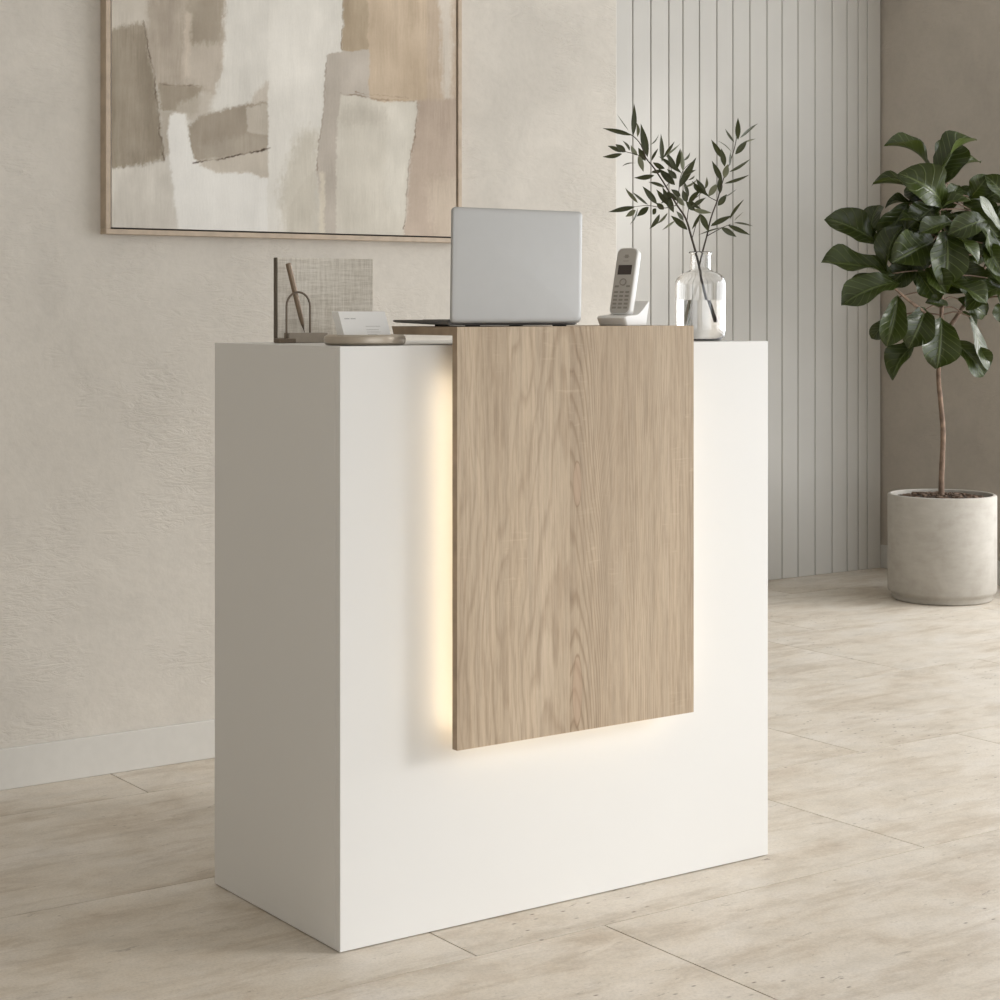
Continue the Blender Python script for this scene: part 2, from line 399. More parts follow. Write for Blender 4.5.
# waterfall slab: top board with a slightly undercut back end, mitred into the hanging front
bm = B()
vs = []
for x in (SX0, SX1):
    vs.append([bm.verts.new((x, y, z)) for y, z in ((SY0 + ST, SZ - ST), (SY1 - .007, SZ - ST), (SY1, SZ), (SY0, SZ))])
for k in range(4): bm.faces.new((vs[0][k], vs[0][(k + 1) % 4], vs[1][(k + 1) % 4], vs[1][k]))
bm.faces.new(vs[0][::-1]); bm.faces.new(vs[1])
for f in bm.faces: f.material_index = 1 if len(set(round(v.co.x, 4) for v in f.verts)) == 1 else 0
obj('counter_board', bm, [M['oak_flat'], M['oak_edge']], root)
bm = B(); PB = .3495; vs = []
for x in (SX0, SX1):
    vs.append([bm.verts.new((x, y, z)) for y, z in ((SY0, PB), (SY0 + ST, PB), (SY0 + ST, SZ - ST), (SY0, SZ))])
for k in range(4): bm.faces.new((vs[0][k], vs[0][(k + 1) % 4], vs[1][(k + 1) % 4], vs[1][k]))
bm.faces.new(vs[0][::-1]); bm.faces.new(vs[1])
for f in bm.faces: f.material_index = 1 if len(set(round(v.co.x, 4) for v in f.verts)) == 1 else 0
pan = obj('oak_front_panel', bm, [M['oak'], M['oak_edge']], root)
for x in (SX0 + .20, SX1 - .20): obj('spacer', box((x, .03, DH), (x + .05, .08, SZ - ST)), M['dark_plinth'], root)
ly0, ly1 = SY0 + ST, SY0 + ST + .006
obj('led_strip', box((SX0 + .022, ly0, PB + .03), (SX0 + .030, ly1, 1.045)), M['led'], pan)
obj('led_strip', box((SX1 - .030, ly0, PB + .03), (SX1 - .022, ly1, 1.045)), M['led'], pan)
obj('led_strip', box((SX0 + .04, ly0, PB + .022), (SX1 - .04, ly1, PB + .030)), M['led'], pan)

# ------------------------------------------------------------------ laptop
L = Vector((.2165, -.034, SZ)); LW = .306
root = thing('laptop', 'open silver laptop seen from the back on the oak counter board', 'laptop', L)
def flat(z0, z1, x0, x1, y0, y1, r, wedge=0):
    bm = B(); w, h = x1 - x0, y1 - y0; cx, cy = (x0 + x1) / 2, (y0 + y1) / 2
    add_slab(bm, [(rounded_rect(w - .006, h - .006, r), z0), (rounded_rect(w, h, r), z0 + .002), (rounded_rect(w, h, r), z1 - .0015), (rounded_rect(w - .003, h - .003, r), z1)],
             lambda u, v, zz: Vector((cx + u, cy + v, zz + (wedge * max(0, (v / h + .5)) if zz < (z0 + z1) / 2 else 0))))
    return bm
base = obj('base', flat(.0022, .0125, 0, LW, .004, .206, .009, .0052), M['alu_shaded'], root, smooth='auto')
bm = B()
for r in range(6):
    for k in range(13):
        add_box(bm, (.022 + k * .0202, .045 + r * .0142, .0123), (.022 + k * .0202 + .0168, .045 + r * .0142 + .0115, .0134), .0006, 1)
obj('keyboard', bm, M['black'], root)
obj('trackpad', box((.10, .138, .0122), (.206, .196, .0128), .0003, 1), M['alu'], root)
for x, y in ((.05, .016), (LW - .05, .016), (.05, .12), (LW - .08, .12)):
    obj('rubber_foot', box((x, y, 0), (x + .03, y + .008, .006), .0008, 1), M['black'], root)
bm = B()
add_tube(bm, [Vector((.03, .0035, .0095)), Vector((LW - .03, .0035, .0095))], .0042, seg=14)
obj('hinge', bm, M['alu_shaded'], root, smooth='auto')
# lid stands almost upright, leaning a touch towards the viewer
LH = .217; til = math.radians(1.2)
def lidmap(u, v, tt):
    vv = v + LH / 2
    return Vector((LW / 2 + u, -tt * math.cos(til) - vv * math.sin(til), .0068 + vv * math.cos(til) - tt * math.sin(til)))
bm = B(); R = .0085
add_slab(bm, [(rounded_rect(LW - .002, LH - .002, R), -.001), (rounded_rect(LW, LH, R), 0), (rounded_rect(LW, LH, R), .0025), (rounded_rect(LW - .0012, LH - .0012, R), .0042),
              (rounded_rect(LW - .004, LH - .004, R), .0056), (rounded_rect(LW - .010, LH - .010, R), .0066), (rounded_rect(LW - .022, LH - .022, R), .0070)], lidmap)
lid = obj('lid', bm, M['alu'], root, smooth='auto')
bm = B()
add_slab(bm, [(rounded_rect(LW - .01, LH - .01, .006), -.0016), (rounded_rect(LW - .01, LH - .01, .006), -.0008)], lidmap)
obj('screen', bm, M['screen'], lid)

# ------------------------------------------------------------------ cordless phone
face = Vector((-.90, -.436, 0)).normalized()
rz = math.atan2(face.y, face.x)
P = Vector((.6715, .018, SZ))
root = thing('phone_cradle', 'pale grey phone charging cradle on the right end of the oak board', 'phone cradle', P, (0, 0, rz))
prof = [(.046, 0), (.0575, .0125), (.050, .0155), (.030, .0165), (.012, .0165), (-.010, .0185), (-.030, .026), (-.046, .034), (-.0575, .0395), (-.0595, .0375), (-.055, .020), (-.050, 0)]
bm = B(); Wd = .031
sec = []
for s_, y in ((.90, -Wd), (.97, -Wd + .0025), (1, -Wd + .007), (1, Wd - .007), (.97, Wd - .0025), (.90, Wd)):
    sec.append([bm.verts.new((px * (s_ if px > 0 else 1 - (1 - s_) * .3), y * (1 + .10 * (pz / .04)) , 1.28 * pz * (.96 + .04 * s_) if pz > .001 else pz)) for px, pz in prof])
for p, q in zip(sec, sec[1:]):
    n = len(p)
    for k in range(n): bm.faces.new((p[k], p[(k + 1) % n], q[(k + 1) % n], q[k]))
bm.faces.new(sec[0][::-1]); bm.faces.new(sec[-1])
cb = obj('cradle_body', bm, M['phone'], root, smooth='auto')
bv = cb.modifiers.new('rounding', 'BEVEL'); bv.width = .0028; bv.segments = 3; bv.limit_method = 'ANGLE'; bv.angle_limit = .5
tilt = math.radians(18)
hs = thing('cordless_handset', 'cordless telephone handset leaning back upright in its pale grey cradle', 'telephone', P + face * .016 + Vector((0, 0, .0235)))
hs.rotation_euler = (Matrix.Rotation(rz, 4, 'Z') @ Matrix.Rotation(-tilt, 4, 'Y')).to_euler()
HL, HW, HT = .143, .0465, .0235
def hm(u, v, tt): return Vector((tt, u, v + HL / 2 - .0005))
bm = B()
add_slab(bm, [(rounded_rect(HW - .012, HL - .012, .009), -HT + .0), (rounded_rect(HW - .004, HL - .004, .012), -HT + .002), (rounded_rect(HW, HL, .012), -HT + .007),
              (rounded_rect(HW, HL, .012), -.002), (rounded_rect(HW - .002, HL - .002, .0115), -.0004), (rounded_rect(HW - .004, HL - .004, .011), 0)], hm)
body = obj('handset_body', bm, M['phone'], hs, smooth='auto')
bm = B()
add_slab(bm, [(rounded_rect(HW - .005, HL - .005, .0105), -.0003), (rounded_rect(HW - .005, HL - .005, .0105), .0006), (rounded_rect(HW - .0065, HL - .0065, .0105), .001)], hm)
fp = obj('face_plate', bm, M['phone_face_shaded'], hs)
obj('display', box((.0008, -.0152, .084), (.0015, .0152, .1045), .0002, 1), M['display'], hs)
bm = box((.0008, -.004, .1195), (.0014, .004, .127), .0002, 1); add_box(bm, (.0008, -.0065, .1215), (.0013, .0065, .1228))
obj('earpiece', bm, M['key'], hs)
obj('name_mark', box((.0008, -.006, .1125), (.0013, .006, .1138)), M['key'], hs)
bm = B()
rp = [(.0056, 0), (.0078, .0), (.0078, .0012), (.0056, .0012)]
rr = []
for r, x in rp: rr.append([bm.verts.new((.001 + x, r * math.cos(2 * math.pi * k / 24), .068 + r * math.sin(2 * math.pi * k / 24))) for k in range(24)])
for i in range(4):
    p, q = rr[i], rr[(i + 1) % 4]
    for k in range(24): bm.faces.new((p[k], p[(k + 1) % 24], q[(k + 1) % 24], q[k]))
obj('navigation_ring', bm, M['key'], hs, smooth='auto')
for r in range(6):
    for k in (-1, 0, 1):
        if r == 0 and k == 0: continue
        z = .0115 + (5 - r) * .0083 + (.004 if r == 0 else 0)
        obj('key', box((.0008, k * .0125 - .0044, z), (.0018, k * .0125 + .0044, z + .0042), .0004, 1), M['key'], hs)

# ------------------------------------------------------------------ notebook, pen stand, dish, cards
NY = .415
nx0, nx1 = .0945, .323
root = thing('notebook', 'linen covered notebook standing upright at the back left of the desk', 'notebook', (nx0, NY, DH))
obj('cover', box((.003, 0, 0), (nx1 - nx0, .003, .1725), .0008, 1), M['linen'], root)
obj('cover', box((.003, .0095, 0), (nx1 - nx0, .0125, .1725), .0008, 1), M['linen'], root)
obj('pages', box((.004, .003, .003), (nx1 - nx0 - .004, .0095, .1695)), M['card'], root)
obj('spine', box((0, 0, 0), (.0035, .0125, .1725), .001, 1), M['spine'], root)

PY = .36
q = Vector((.0575, PY, DH))
root = thing('pen_stand', 'bronze wire arch pen stand on a taupe block before the linen notebook', 'pen stand', q)
obj('shaded_end_plate', box((.0150, -.001, 0), (.052, .024, .0095), .0015), M['taupe_metal'], root)  # dark plate modelled in place of the base's shaded end face
obj('block', box((.036, 0, 0), (.125, .022, .0205), .0012), M['taupe_block'], root)
bm = B(); ax0, ax1, ah = .0345, .0885, .099
pts = [Vector((ax0, .008, .009)), Vector((ax0, .008, .03)), Vector((ax0, .008, ah - .026))]
for k in range(1, 12):
    a_ = math.pi * (1 - k / 12); pts.append(Vector(((ax0 + ax1) / 2 + .027 * math.cos(a_), .008, ah - .026 + .029 * math.sin(a_))))
pts += [Vector((ax1, .008, ah - .026)), Vector((ax1, .008, .045)), Vector((ax1, .008, .0195))]
add_tube(bm, pts, .0022, seg=12)
obj('wire_arch', bm, M['taupe_metal'], root, smooth='auto')
# pen: rests its tip on the block and leans on the arch
tip = q + Vector((.0805, .0165, .0208)); top = q + Vector((.0430, .0165, .160))
ax = (top - tip); plen = ax.length
root = thing('pen', 'slim bronze pen leaning through the wire arch with tip on the block', 'pen', tip)
root.rotation_euler = ax.to_track_quat('Z', 'Y').to_euler()
obj('barrel', add_lathe(B(), [(0, .017), (.0036, .0165), (.0052, .030), (.0056, .06), (.0056, plen - .058), (0, plen - .058)], 24), M['pen_metal'], root, smooth='auto')
obj('nib', add_lathe(B(), [(0, 0), (.0006, .0003), (.0010, .006), (.0026, .013), (.0036, .0165), (0, .017)], 24), M['taupe_metal'], root, smooth='auto')
obj('cap', add_lathe(B(), [(0, plen - .058), (.0058, plen - .058), (.0058, plen - .001), (.005, plen), (0, plen)], 24), M['pen_metal'], root, smooth='auto')

dc = Vector((.1085, .093, DH))
root = thing('card_dish', 'round bronze dish holding business cards at the desk front corner', 'dish', dc)
R = .0775
prof = [(0, 0), (R - .010, 0), (R - .0045, .0010), (R - .001, .0045), (R, .011), (R - .0015, .0165), (R - .006, .0195), (R - .011, .0200), (R - .015, .018), (R - .017, .014), (R - .020, .0125), (0, .0125)]
obj('dish_body', add_lathe(B(), prof, 96), M['dish'], root, smooth='auto')
# business cards leaning back in a block
cw, chh, ct = .103, .057, .0016
lean = math.radians(27)
c0 = Vector((.0625, .088, DH + .0126))
first = None
for k in range(14):
    rootc = bpy.data.objects.new('business_card', None) if k == 0 else None
    if k == 0:
        COL.objects.link(rootc)
        first = obj('card_sheet', box((0, 0, 0), (cw, ct * .92, chh), .00025, 1), M['card'], rootc)
        bm = B()
        for j in range(11):
            if j == 5: continue
            add_box(bm, (.010 + j * .0022, -.00012, .0405), (.010 + j * .0022 + .0017, 0, .0425))
        obj('printed_name', bm, M['ink'], rootc)
        bm = B()
        for j, (zz, n) in enumerate(((.0245, 12), (.0175, 10), (.0125, 11), (.0075, 8))):
            for i in range(n): add_box(bm, (.052 + i * .0027, -.00012, zz), (.052 + i * .0027 + .0021, 0, zz + .0015))
        obj('printed_lines', bm, M['ink_pale'], rootc)
        tag(rootc, 'front white business card with printed grey lines facing the viewer', 'business card', 'business cards in the dish')
        o = rootc
    else:
        o = bpy.data.objects.new('business_card', first.data); COL.objects.link(o)
        tag(o, 'plain white business card stacked behind the printed one in the dish', 'business card', 'business cards in the dish')
    o.location = c0 + Vector((0, ct * k / math.cos(lean), 0)); o.rotation_euler = (-lean, 0, 0)

# ------------------------------------------------------------------ vase with an olive branch
VY = .135
vb = onY(700.5, 338, VY); V = Vector((vb.x, VY, DH - .0003))
VD = (V - CAM).dot(FWD); mpp = VD / FPX
rv = 25.3 * mpp
root = thing('glass_vase', 'clear bottle shaped glass vase half filled with water on desk end', 'vase', V)
zt = 1.164 + (HZ - 251.5) * mpp - DH
outer = [(0, 0), (rv * .72, 0), (rv * .86, .0025), (rv * .95, .009), (rv * .99, .017), (rv, .027), (rv, .122), (rv * .985, .129), (rv * .94, .1355), (rv * .86, .141), (rv * .74, .1455), (rv * .60, .1490), (rv * .48, .1515),
         (rv * .42, .1545), (rv * .405, .159), (rv * .40, zt - .010), (rv * .415, zt - .007), (rv * .455, zt - .004), (rv * .46, zt - .0015), (rv * .44, zt)]
wt = .0026
inner = [(rv * .38, zt), (rv * .355, zt - .004), (rv * .345, zt - .012), (rv * .345, .159), (rv * .37, .1525), (rv * .46, .1490), (rv * .58, .1465), (rv * .71, .143), (rv * .83 - wt * .4, .1385), (rv * .94 - wt, .1335), (rv * .985 - wt, .128), (rv - wt, .121), (rv - wt, .028), (rv * .98 - wt, .019), (rv * .93 - wt, .0105), (rv * .84 - wt, .0055), (rv * .68, .0035), (0, .003)]
obj('bottle', add_lathe(B(), outer + inner, 72), M['glass'], root, smooth=True)
wl = 1.164 + (HZ - 300) * mpp - DH
gp = .0004
wprof = [(0, .003 + gp), (rv * .68 - gp, .0035 + gp), (rv * .84 - wt - gp, .0055 + gp), (rv * .93 - wt - gp, .0105 + gp), (rv * .98 - wt - gp, .019 + gp), (rv - wt - gp, .028), (rv - wt - gp, wl), (0, wl)]
obj('water', add_lathe(B(), wprof, 72), M['water'], root, smooth='auto')

def add_leaf(bm, uvl, A, T, nrm, W, prof, fold=.15, droop=.12, wave=0.0, nu=6, nv=10):
    d = T - A; Ln = d.length; d.normalize()
    nrm = (nrm - d * nrm.dot(d)).normalized(); side = d.cross(nrm)
    ph = random.uniform(0, 6.28)
    grid = []
    for j in range(nv + 1):
        tt = j / nv
        x = tt * (len(prof) - 1); i = min(int(x), len(prof) - 2); w = (prof[i] + (prof[i + 1] - prof[i]) * (x - i)) * W / 2
        cen = A + d * (Ln * tt) + nrm * (droop * Ln * (4 * tt * (1 - tt) * .5))
        row = []
        for k in range(nu + 1):
            u = 2 * k / nu - 1
            z = fold * abs(u) * w + (wave * W * math.sin(ph + tt * 11 + (2 if u > 0 else 0)) * abs(u) ** 2 if abs(u) > .1 else 0)
            row.append((bm.verts.new(cen + side * (u * w) + nrm * z), (u / 2 + .5, tt)))
        grid.append(row)
    for j in range(nv):
        for k in range(nu):
            q4 = [grid[j][k], grid[j][k + 1], grid[j + 1][k + 1], grid[j + 1][k]]
            f = bm.faces.new([p[0] for p in q4]); f.smooth = True
            for l, p in zip(f.loops, q4): l[uvl].uv = p[1]
            if f.normal.length == 0: f.normal_update()
    return grid

OD = VD                                              # the branch stands at the vase's own distance
def ol(x, y, dd=0.0): return at(x, y, OD + dd)
stem_px = [(711, 322, .012), (707, 303, .01), (702, 281, .004), (697.5, 259, 0), (691.5, 237.5, -.005), (685.5, 218, -.01), (676.5, 204.5, -.012), (666, 186.5, -.015), (654, 168, -.02), (646, 158, -.02), (641, 145, -.02), (633, 136, -.02), (622, 131, -.02)]
VT = .0
root = thing('olive_branch', 'forked olive branch with grey green leaves standing in the glass vase', 'branch', ol(711, 322, .012))
R0 = root.location.copy()
bm = B()
add_tube(bm, catmull([ol(*p) for p in stem_px], 4), .0031, .0008, 8)
obj('stem', bm, M['twig'], root, off=R0, smooth=True)
bm = B()
add_tube(bm, catmull([ol(*p) for p in [(699.2, 266, .002), (702, 254, .004), (706.5, 237.5, .01), (711, 218, .015), (717, 201.5, .02), (720, 191, .02), (724.5, 176, .025), (730.5, 161, .025), (735, 146, .03), (737.5, 132, .03)]], 4), .0021, .0007, 8)
obj('stem', bm, M['twig'], root, off=R0, smooth=True)
twigs = [[(677, 205, -.012), (665, 208, -.03), (648, 205.5, -.035), (633, 207, -.04)], [(648, 160, -.02), (638, 155, -.03), (625, 151.5, -.03), (616, 149, -.03)],
         [(677, 205, -.012), (679, 190, .02), (680, 179, .03), (684, 169, .035), (692, 162, .035)], [(687, 221, -.01), (690, 204, .01), (700, 194, .02), (704, 186, .03)],
         [(707, 236, .01), (721.5, 228, -.01), (731, 224, -.02)], [(712, 224, .015), (722, 219, .03), (731, 217, .04)], [(666, 187, -.015), (672, 176, .01), (668, 158, .02), (663, 156, .02)],
         [(692, 239, -.005), (697, 222, .02), (702, 212, .02)], [(717, 201, .02), (708, 196, .03), (703, 188, .04)]]
for tw in twigs:
    bm = B(); add_tube(bm, catmull([ol(*p) for p in tw], 4), .0011, .0005, 6)
    obj('twig', bm, M['twig'], root, off=R0, smooth=True)
OL = '''633 134 634 107 4.5;628 130 618 115.5 1.2;630 135 605.5 129 4;637.5 136 636.5 124 2.6;647 155 641.5 127 6;652 160 657.5 149.5 2.2;651 144 658 135 1.2;629 150 623 141.5 2.8;637 155 631.5 146 4;645 160 639 149 5;
625 151.5 616.5 145 5;620 152 609 146.5 3.8;621 154 604.5 156.5 3.6;639 156 643 170 4.6;635 163.5 623.5 166 1.3;653 175.5 636 177.5 4;662 160 661 136.5 4;664 157 673.5 143 2.6;666 155 679 144.5 1.6;676 168 667 153 4.2;
680 172 661 158 4.2;664 168 654 163 4;677 168 680 150.5 3.6;683 170 681.5 152 4;684 160 689.5 153 2;680 186 694.5 160.5 6;685 176 695 170.5 2.6;688 180 694 176 2;686 186 696 180 2;674 184 660 170 6;
670 180 664 172 5;664 187 650 182.5 3.2;694 185 701 193 4;637 202 626.5 189.5 2.8;647 204 633.5 193 2.8;656 203 644 188 5;663.5 209 657 203.5 4.5;633.5 207 611 211.5 4.2;635 210.5 626.5 216 4.2;637 209 630.5 223 1.7;
648 207.5 638 215.5 5;656 209 653 214 4;659 215 650.5 227.5 3.8;667 213.5 657.5 223 2.2;673 211 663.5 189.5 6;667 204 657.5 191 4.2;683 219.5 677 212 3.6;686.5 229 672.5 217 5.2;674.5 221.5 663.5 229 2;686.5 201.5 683 191 5;
689 203 699.5 191 4.2;692.5 206 704.5 198.5 3.6;694 210 686.5 202 5;693.5 209.5 710 212.5 4;708 195.5 693.5 182.5 2.8;705.5 193 697 180 4.5;699.5 215 692.5 228 2.6;701 215 708 230.5 5;709 195.5 717 185 3.6;738 138.5 738 120 4.2;
741 137 756 125 2.6;733.5 141.5 726 130 2.8;736 153.5 746 142 5;744 142 754.5 139 1.3;731 152 718 141.5 1.3;724.5 165.5 721.5 150 4.6;723 158 712.5 141.5 4.2;730 165 730.5 153 3;724.5 177.5 727.5 165.5 5;730.5 171 748.5 160 2.6;
726 183 747 175.5 2.7;721.5 180.5 713 163 4.6;720 192.5 720 177.5 4.5;715.5 185 709 196 4.2;718.5 205 726 195.5 5;726 196 736 189.5 1.2;712 225.5 730.5 216.5 4.2;730.5 218 742.5 201.5 2.2;735 220 742.5 212.5 1.3;735 223 751.5 226 2;
729 225.5 748 234 4.2;722 228 735 236 4.6;720 228 700 234.5 1.3;705 188 706.5 178 2.2;690 200 700 208 3;672 197 662 203 3;680 196 672 190 4.5;668 192 676 200 3.6;684 205 676 196 4.5;676 178 668 170 4.6;661 170 652 172 3.2;688 196 684 182 3.6'''
prof_o = [.05, .55, .85, 1, .98, .85, .6, .3, .02]
bm = B(); uvl = bm.loops.layers.uv.new('uv')
for k, it in enumerate(OL.replace('\n', '').split(';')):
    x0, y0, x1, y1, w = map(float, it.split())
    d0 = .03 * math.sin(k * 2.3); d1 = d0 + random.uniform(-.016, .016)
    A, T = ol(x0, y0, d0), ol(x1, y1, d1)
    T = A + (T - A) * 1.12; A = A - (T - A) * .06
    W = max(w, 4.6) * mpp * 1.25
    cosf = min(1, w / max(w, 4.6)); sinf = math.sqrt(1 - cosf * cosf)
    dv = (T - A).normalized(); pn = -FWD; up = dv.cross(pn); up = up if up.z > 0 else -up
    nr = pn * cosf + up.normalized() * sinf * (1 if k % 3 else -1)
    if k % 5 == 3: nr = -nr
    add_leaf(bm, uvl, A, T, nr, W, prof_o, fold=.18, droop=random.uniform(-.12, .16), nu=4, nv=9)
obj('foliage', bm, M['olive_leaf'], root, off=R0)

# ------------------------------------------------------------------ potted fiddle leaf fig
PC = Vector((4.1062, 2.2051, 0)); PD = (PC - CAM).dot(FWD); mp = PD / FPX
root = thing('potted_fig_tree', 'tall fiddle leaf fig tree in a round concrete pot by the wall corner', 'potted plant', PC)
R = 53.4 * mp; H = 1.164 - (493.5 - HZ) * mp
R2 = R * .915
prof = [(0, 0), (R2 - .006, 0), (R2, .005), (R2 + .002, .018), (R - .012, .026), (R - .003, .034), (R, .043), (R, H - .008), (R - .003, H - .002), (R - .008, H), (R - .013, H), (R - .016, H - .003), (R - .018, H - .10), (0, H - .10)]
obj('pot', add_lathe(B(), prof, 96), M['concrete'], root, smooth='auto')
bm = B(); rs = R - .019; n = 40
SZ0 = H - .021
rings = [[bm.verts.new((rs * j / 14 * math.cos(2 * math.pi * k / n), rs * j / 14 * math.sin(2 * math.pi * k / n), SZ0 + .012 * (1 - (j / 14) ** 2) + (random.uniform(-.005, .005) if j < 14 else 0))) for k in range(n)] for j in range(1, 15)]
ctr = bm.verts.new((0, 0, SZ0 + .012))
for k in range(n): bm.faces.new((ctr, rings[0][k], rings[0][(k + 1) % n]))
for p_, q_ in zip(rings, rings[1:]):
    for k in range(n): bm.faces.new((p_[k], q_[k], q_[(k + 1) % n], p_[(k + 1) % n]))
bot = [bm.verts.new((v.co.x, v.co.y, SZ0 - .03)) for v in rings[-1]]
for k in range(n): bm.faces.new((rings[-1][k], bot[k], bot[(k + 1) % n], rings[-1][(k + 1) % n]))
soil = obj('soil', bm, M['soil'], root, smooth=True)
bm = B()
for k in range(150):
    r = rs * math.sqrt(random.random()) * .94; a_ = random.uniform(0, 6.283); s_ = random.uniform(.006, .014)
    n0 = len(bm.verts)
    add_box(bm, (-s_, -s_ * .6, -s_ * .35), (s_, s_ * .6, s_ * .35), .002, 1)
    bm.verts.ensure_lookup_table()
    mt = Matrix.Translation((r * math.cos(a_), r * math.sin(a_), SZ0 + .014 * (1 - (r / rs) ** 2) + .003)) @ Matrix.Rotation(random.uniform(0, 6), 4, 'Z') @ Matrix.Rotation(random.uniform(-.5, .5), 4, 'X')
    for v in bm.verts[n0:]: v.co = mt @ v.co
ch_ = obj('bark_chips', bm, M['chip'], root); ch_['kind'] = 'stuff'
def fg(x, y, dd=0.0): return at(x, y, PD + dd)
bm = B()
tr = catmull([Vector((fg(941.5, 560).x, fg(941.5, 560).y, H - .06)), fg(941.5, 480), fg(942.5, 455), fg(943, 430), fg(940.5, 400), fg(938.5, 375), fg(940, 345), fg(941.5, 315), fg(941, 280), fg(940, 245), fg(939, 210), fg(941, 180)], 5)
add_tube(bm, tr, .0120, .007, 12, .05)
obj('trunk', bm, M['bark'], root, off=PC, smooth=True)
for br, r0 in (([(940, 332, 0), (926, 314, -.05), (907, 299, -.10), (893, 287, -.13), (880, 277, -.12)], .009), ([(940, 338, 0), (953, 322, .04), (966, 302, .07), (978, 280, .08), (990, 255, .09), (996, 225, .08)], .010),
               ([(941, 300, 0), (930, 275, .08), (912, 255, .12), (895, 245, .14), (874, 242, .12)], .007), ([(940, 262, 0), (955, 245, -.08), (972, 230, -.12)], .007), ([(940, 240, 0), (930, 222, .06), (915, 210, .1)], .005), ([(966, 302, .07), (985, 298, .03), (1003, 296, 0)], .006)):
    bm = B(); add_tube(bm, catmull([fg(*p) for p in br], 5), r0, r0 * .45, 8, .05)
    obj('bough', bm, M['bark'], root, off=PC, smooth=True)
# leaves: foot x y, tip x y, breadth, depth at foot, depth at tip
FL = '''926 169 885 147 15 0 -.02;939 176 956 143 36 .03 .06;942 176 976 141 17 -.02 .0;946 185 980 163 21 .05 .1;938 203 900 174 40 -.03 -.12;932 201 874 185 15 .02 -.02;944 207 958 186 17 -.02 .02;
874 243 827 219 33 .12 .06;873 240 880 206 17 .12 .16;906 207 882 244 30 .03 .02;912 207 886 208 11 .08 .1;928 226 899 221 13 -.08 -.12;930 219 970 201 13 -.05 -.08;950 223 920 234 19 -.1 -.14;983 222 948 235 25 -.05 -.1;
972 196 988 176 23 .05 .0;1003 200 985 176 18 .02 .0;1001 229 980 197 13 -.1 -.12;983 225 990 257 14 -.05 -.1;953 237 976 263 15 -.1 -.16;888 273 823 263 29 -.05 -.08;888 270 902 227 18 -.05 -.06;930 243 893 262 38 -.05 -.14;
946 236 945 286 38 -.06 -.16;872 275 850 293 14 .1 .1;895 285 843 305 30 -.12 -.17;919 274 938 301 30 -.04 -.1;928 270 946 293 24 -.12 -.17;950 283 986 303 21 -.08 -.14;1004 290 967 309 22 .0 -.04;998 305 1000 322 16 .0 -.03;
972 320 989 369 16 -.02 -.06;963 313 976 325 9 .02 .0;956 344 983 375 28 .03 .03;941 322 937 367 39 -.05 -.1;922 344 893 379 20 .0 -.03;924 312 909 347 33 -.04 -.09;897 300 887 345 27 -.1 -.13;890 318 872 338 16 -.04 -.02;946 305 926 303 12 -.08 -.1;
973 212 1003 247 28 .05 .05;984 258 1014 285 28 .02 .0;925 232 900 258 34 .1 .12;948 215 925 240 34 .12 .1;960 230 985 260 34 .1 .12;952 262 975 290 34 .08 .08;915 262 890 285 26 .1 .1;935 192 915 215 30 .12 .1;965 205 990 225 30 .1 .1;1000 240 1030 260 28 0 .0;1003 262 1035 290 28 .02 .05;1000 220 1028 200 28 .05 .05;
930 215 955 240 34 .06 .1;920 240 905 270 32 .08 .1;950 240 968 265 32 .06 .1;935 260 920 290 30 .1 .1;970 245 995 232 30 .1 .12;905 225 885 250 28 .14 .14;955 275 985 300 30 .1 .12;930 200 905 190 28 .1 .12;985 215 1010 225 30 .08 .08;928 190 948 212 30 .08 .1;955 215 975 235 30 .14 .16;900 215 925 240 30 .16 .16;910 275 935 285 28 .1 .1;940 290 965 280 30 .14 .14;975 270 990 290 30 .12 .12;890 255 912 275 28 .14 .14;960 300 985 315 22 .08 .1;985 200 1005 190 26 .1 .1;915 200 935 180 26 .14 .14;925 250 950 262 34 .16 .16;934 208 908 228 30 -.02 -.08;958 250 940 222 30 .02 .06;985 245 1002 275 26 -.06 -.1;990 280 1012 312 24 .05 .08;960 190 985 200 20 .12 .12'''
prof_f = [.04, .30, .50, .60, .66, .78, .90, .98, 1.0, .96, .84, .60, .05]
bm = B(); uvl = bm.loops.layers.uv.new('uv')
for k, it in enumerate(FL.replace('\n', '').split(';')):
    x0, y0, x1, y1, w, d0, d1 = map(float, it.split())
    A, T = fg(x0, y0, d0), fg(x1, y1, d1)
    Lp = (T - A).length / mp
    T = A + (T - A) * 1.03; A = A - (T - A) * .10; w *= 1.04; Lp *= 1.06
    Wp = max(w, .57 * Lp); cosf = min(1, w / Wp); sinf = math.sqrt(1 - cosf * cosf)
    dv = (T - A).normalized(); pn = -FWD + Vector((0, 0, .25)); up = dv.cross(pn).normalized(); up = up if up.z > -.1 else -up
    if it.strip().startswith(('1001 229', '972 320')): nr = Vector((-.012, -.97, .235)); Wp = w * 1.05
    else: nr = pn * cosf + up * sinf
    shp = dict(fold=random.uniform(.25, .95), droop=random.uniform(.05, .45), wave=.09)
    if Wp == w * 1.05:                                   # two flat leaves turned to the window
        T = T - FWD * ((T - A).dot(nr) / FWD.dot(nr)); shp = dict(fold=.03, droop=.02, wave=.03)
    add_leaf(bm, uvl, A, T, nr, Wp * mp, prof_f, nu=8, nv=14, **shp)
    # petiole to the nearest point of the trunk line
    tgt = min(tr[8:], key=lambda p: (p - A).length)
    if (tgt - A).length < .22:
        bs = B(); add_tube(bs, catmull([tgt, (tgt + A) / 2 + Vector((0, 0, .012)), A + (T - A) * .04], 4), .0035, .0025, 6)
        obj('petiole', bs, M['bark'], root, off=PC, smooth=True)
obj('foliage', bm, M['fig_leaf'], root, off=PC)

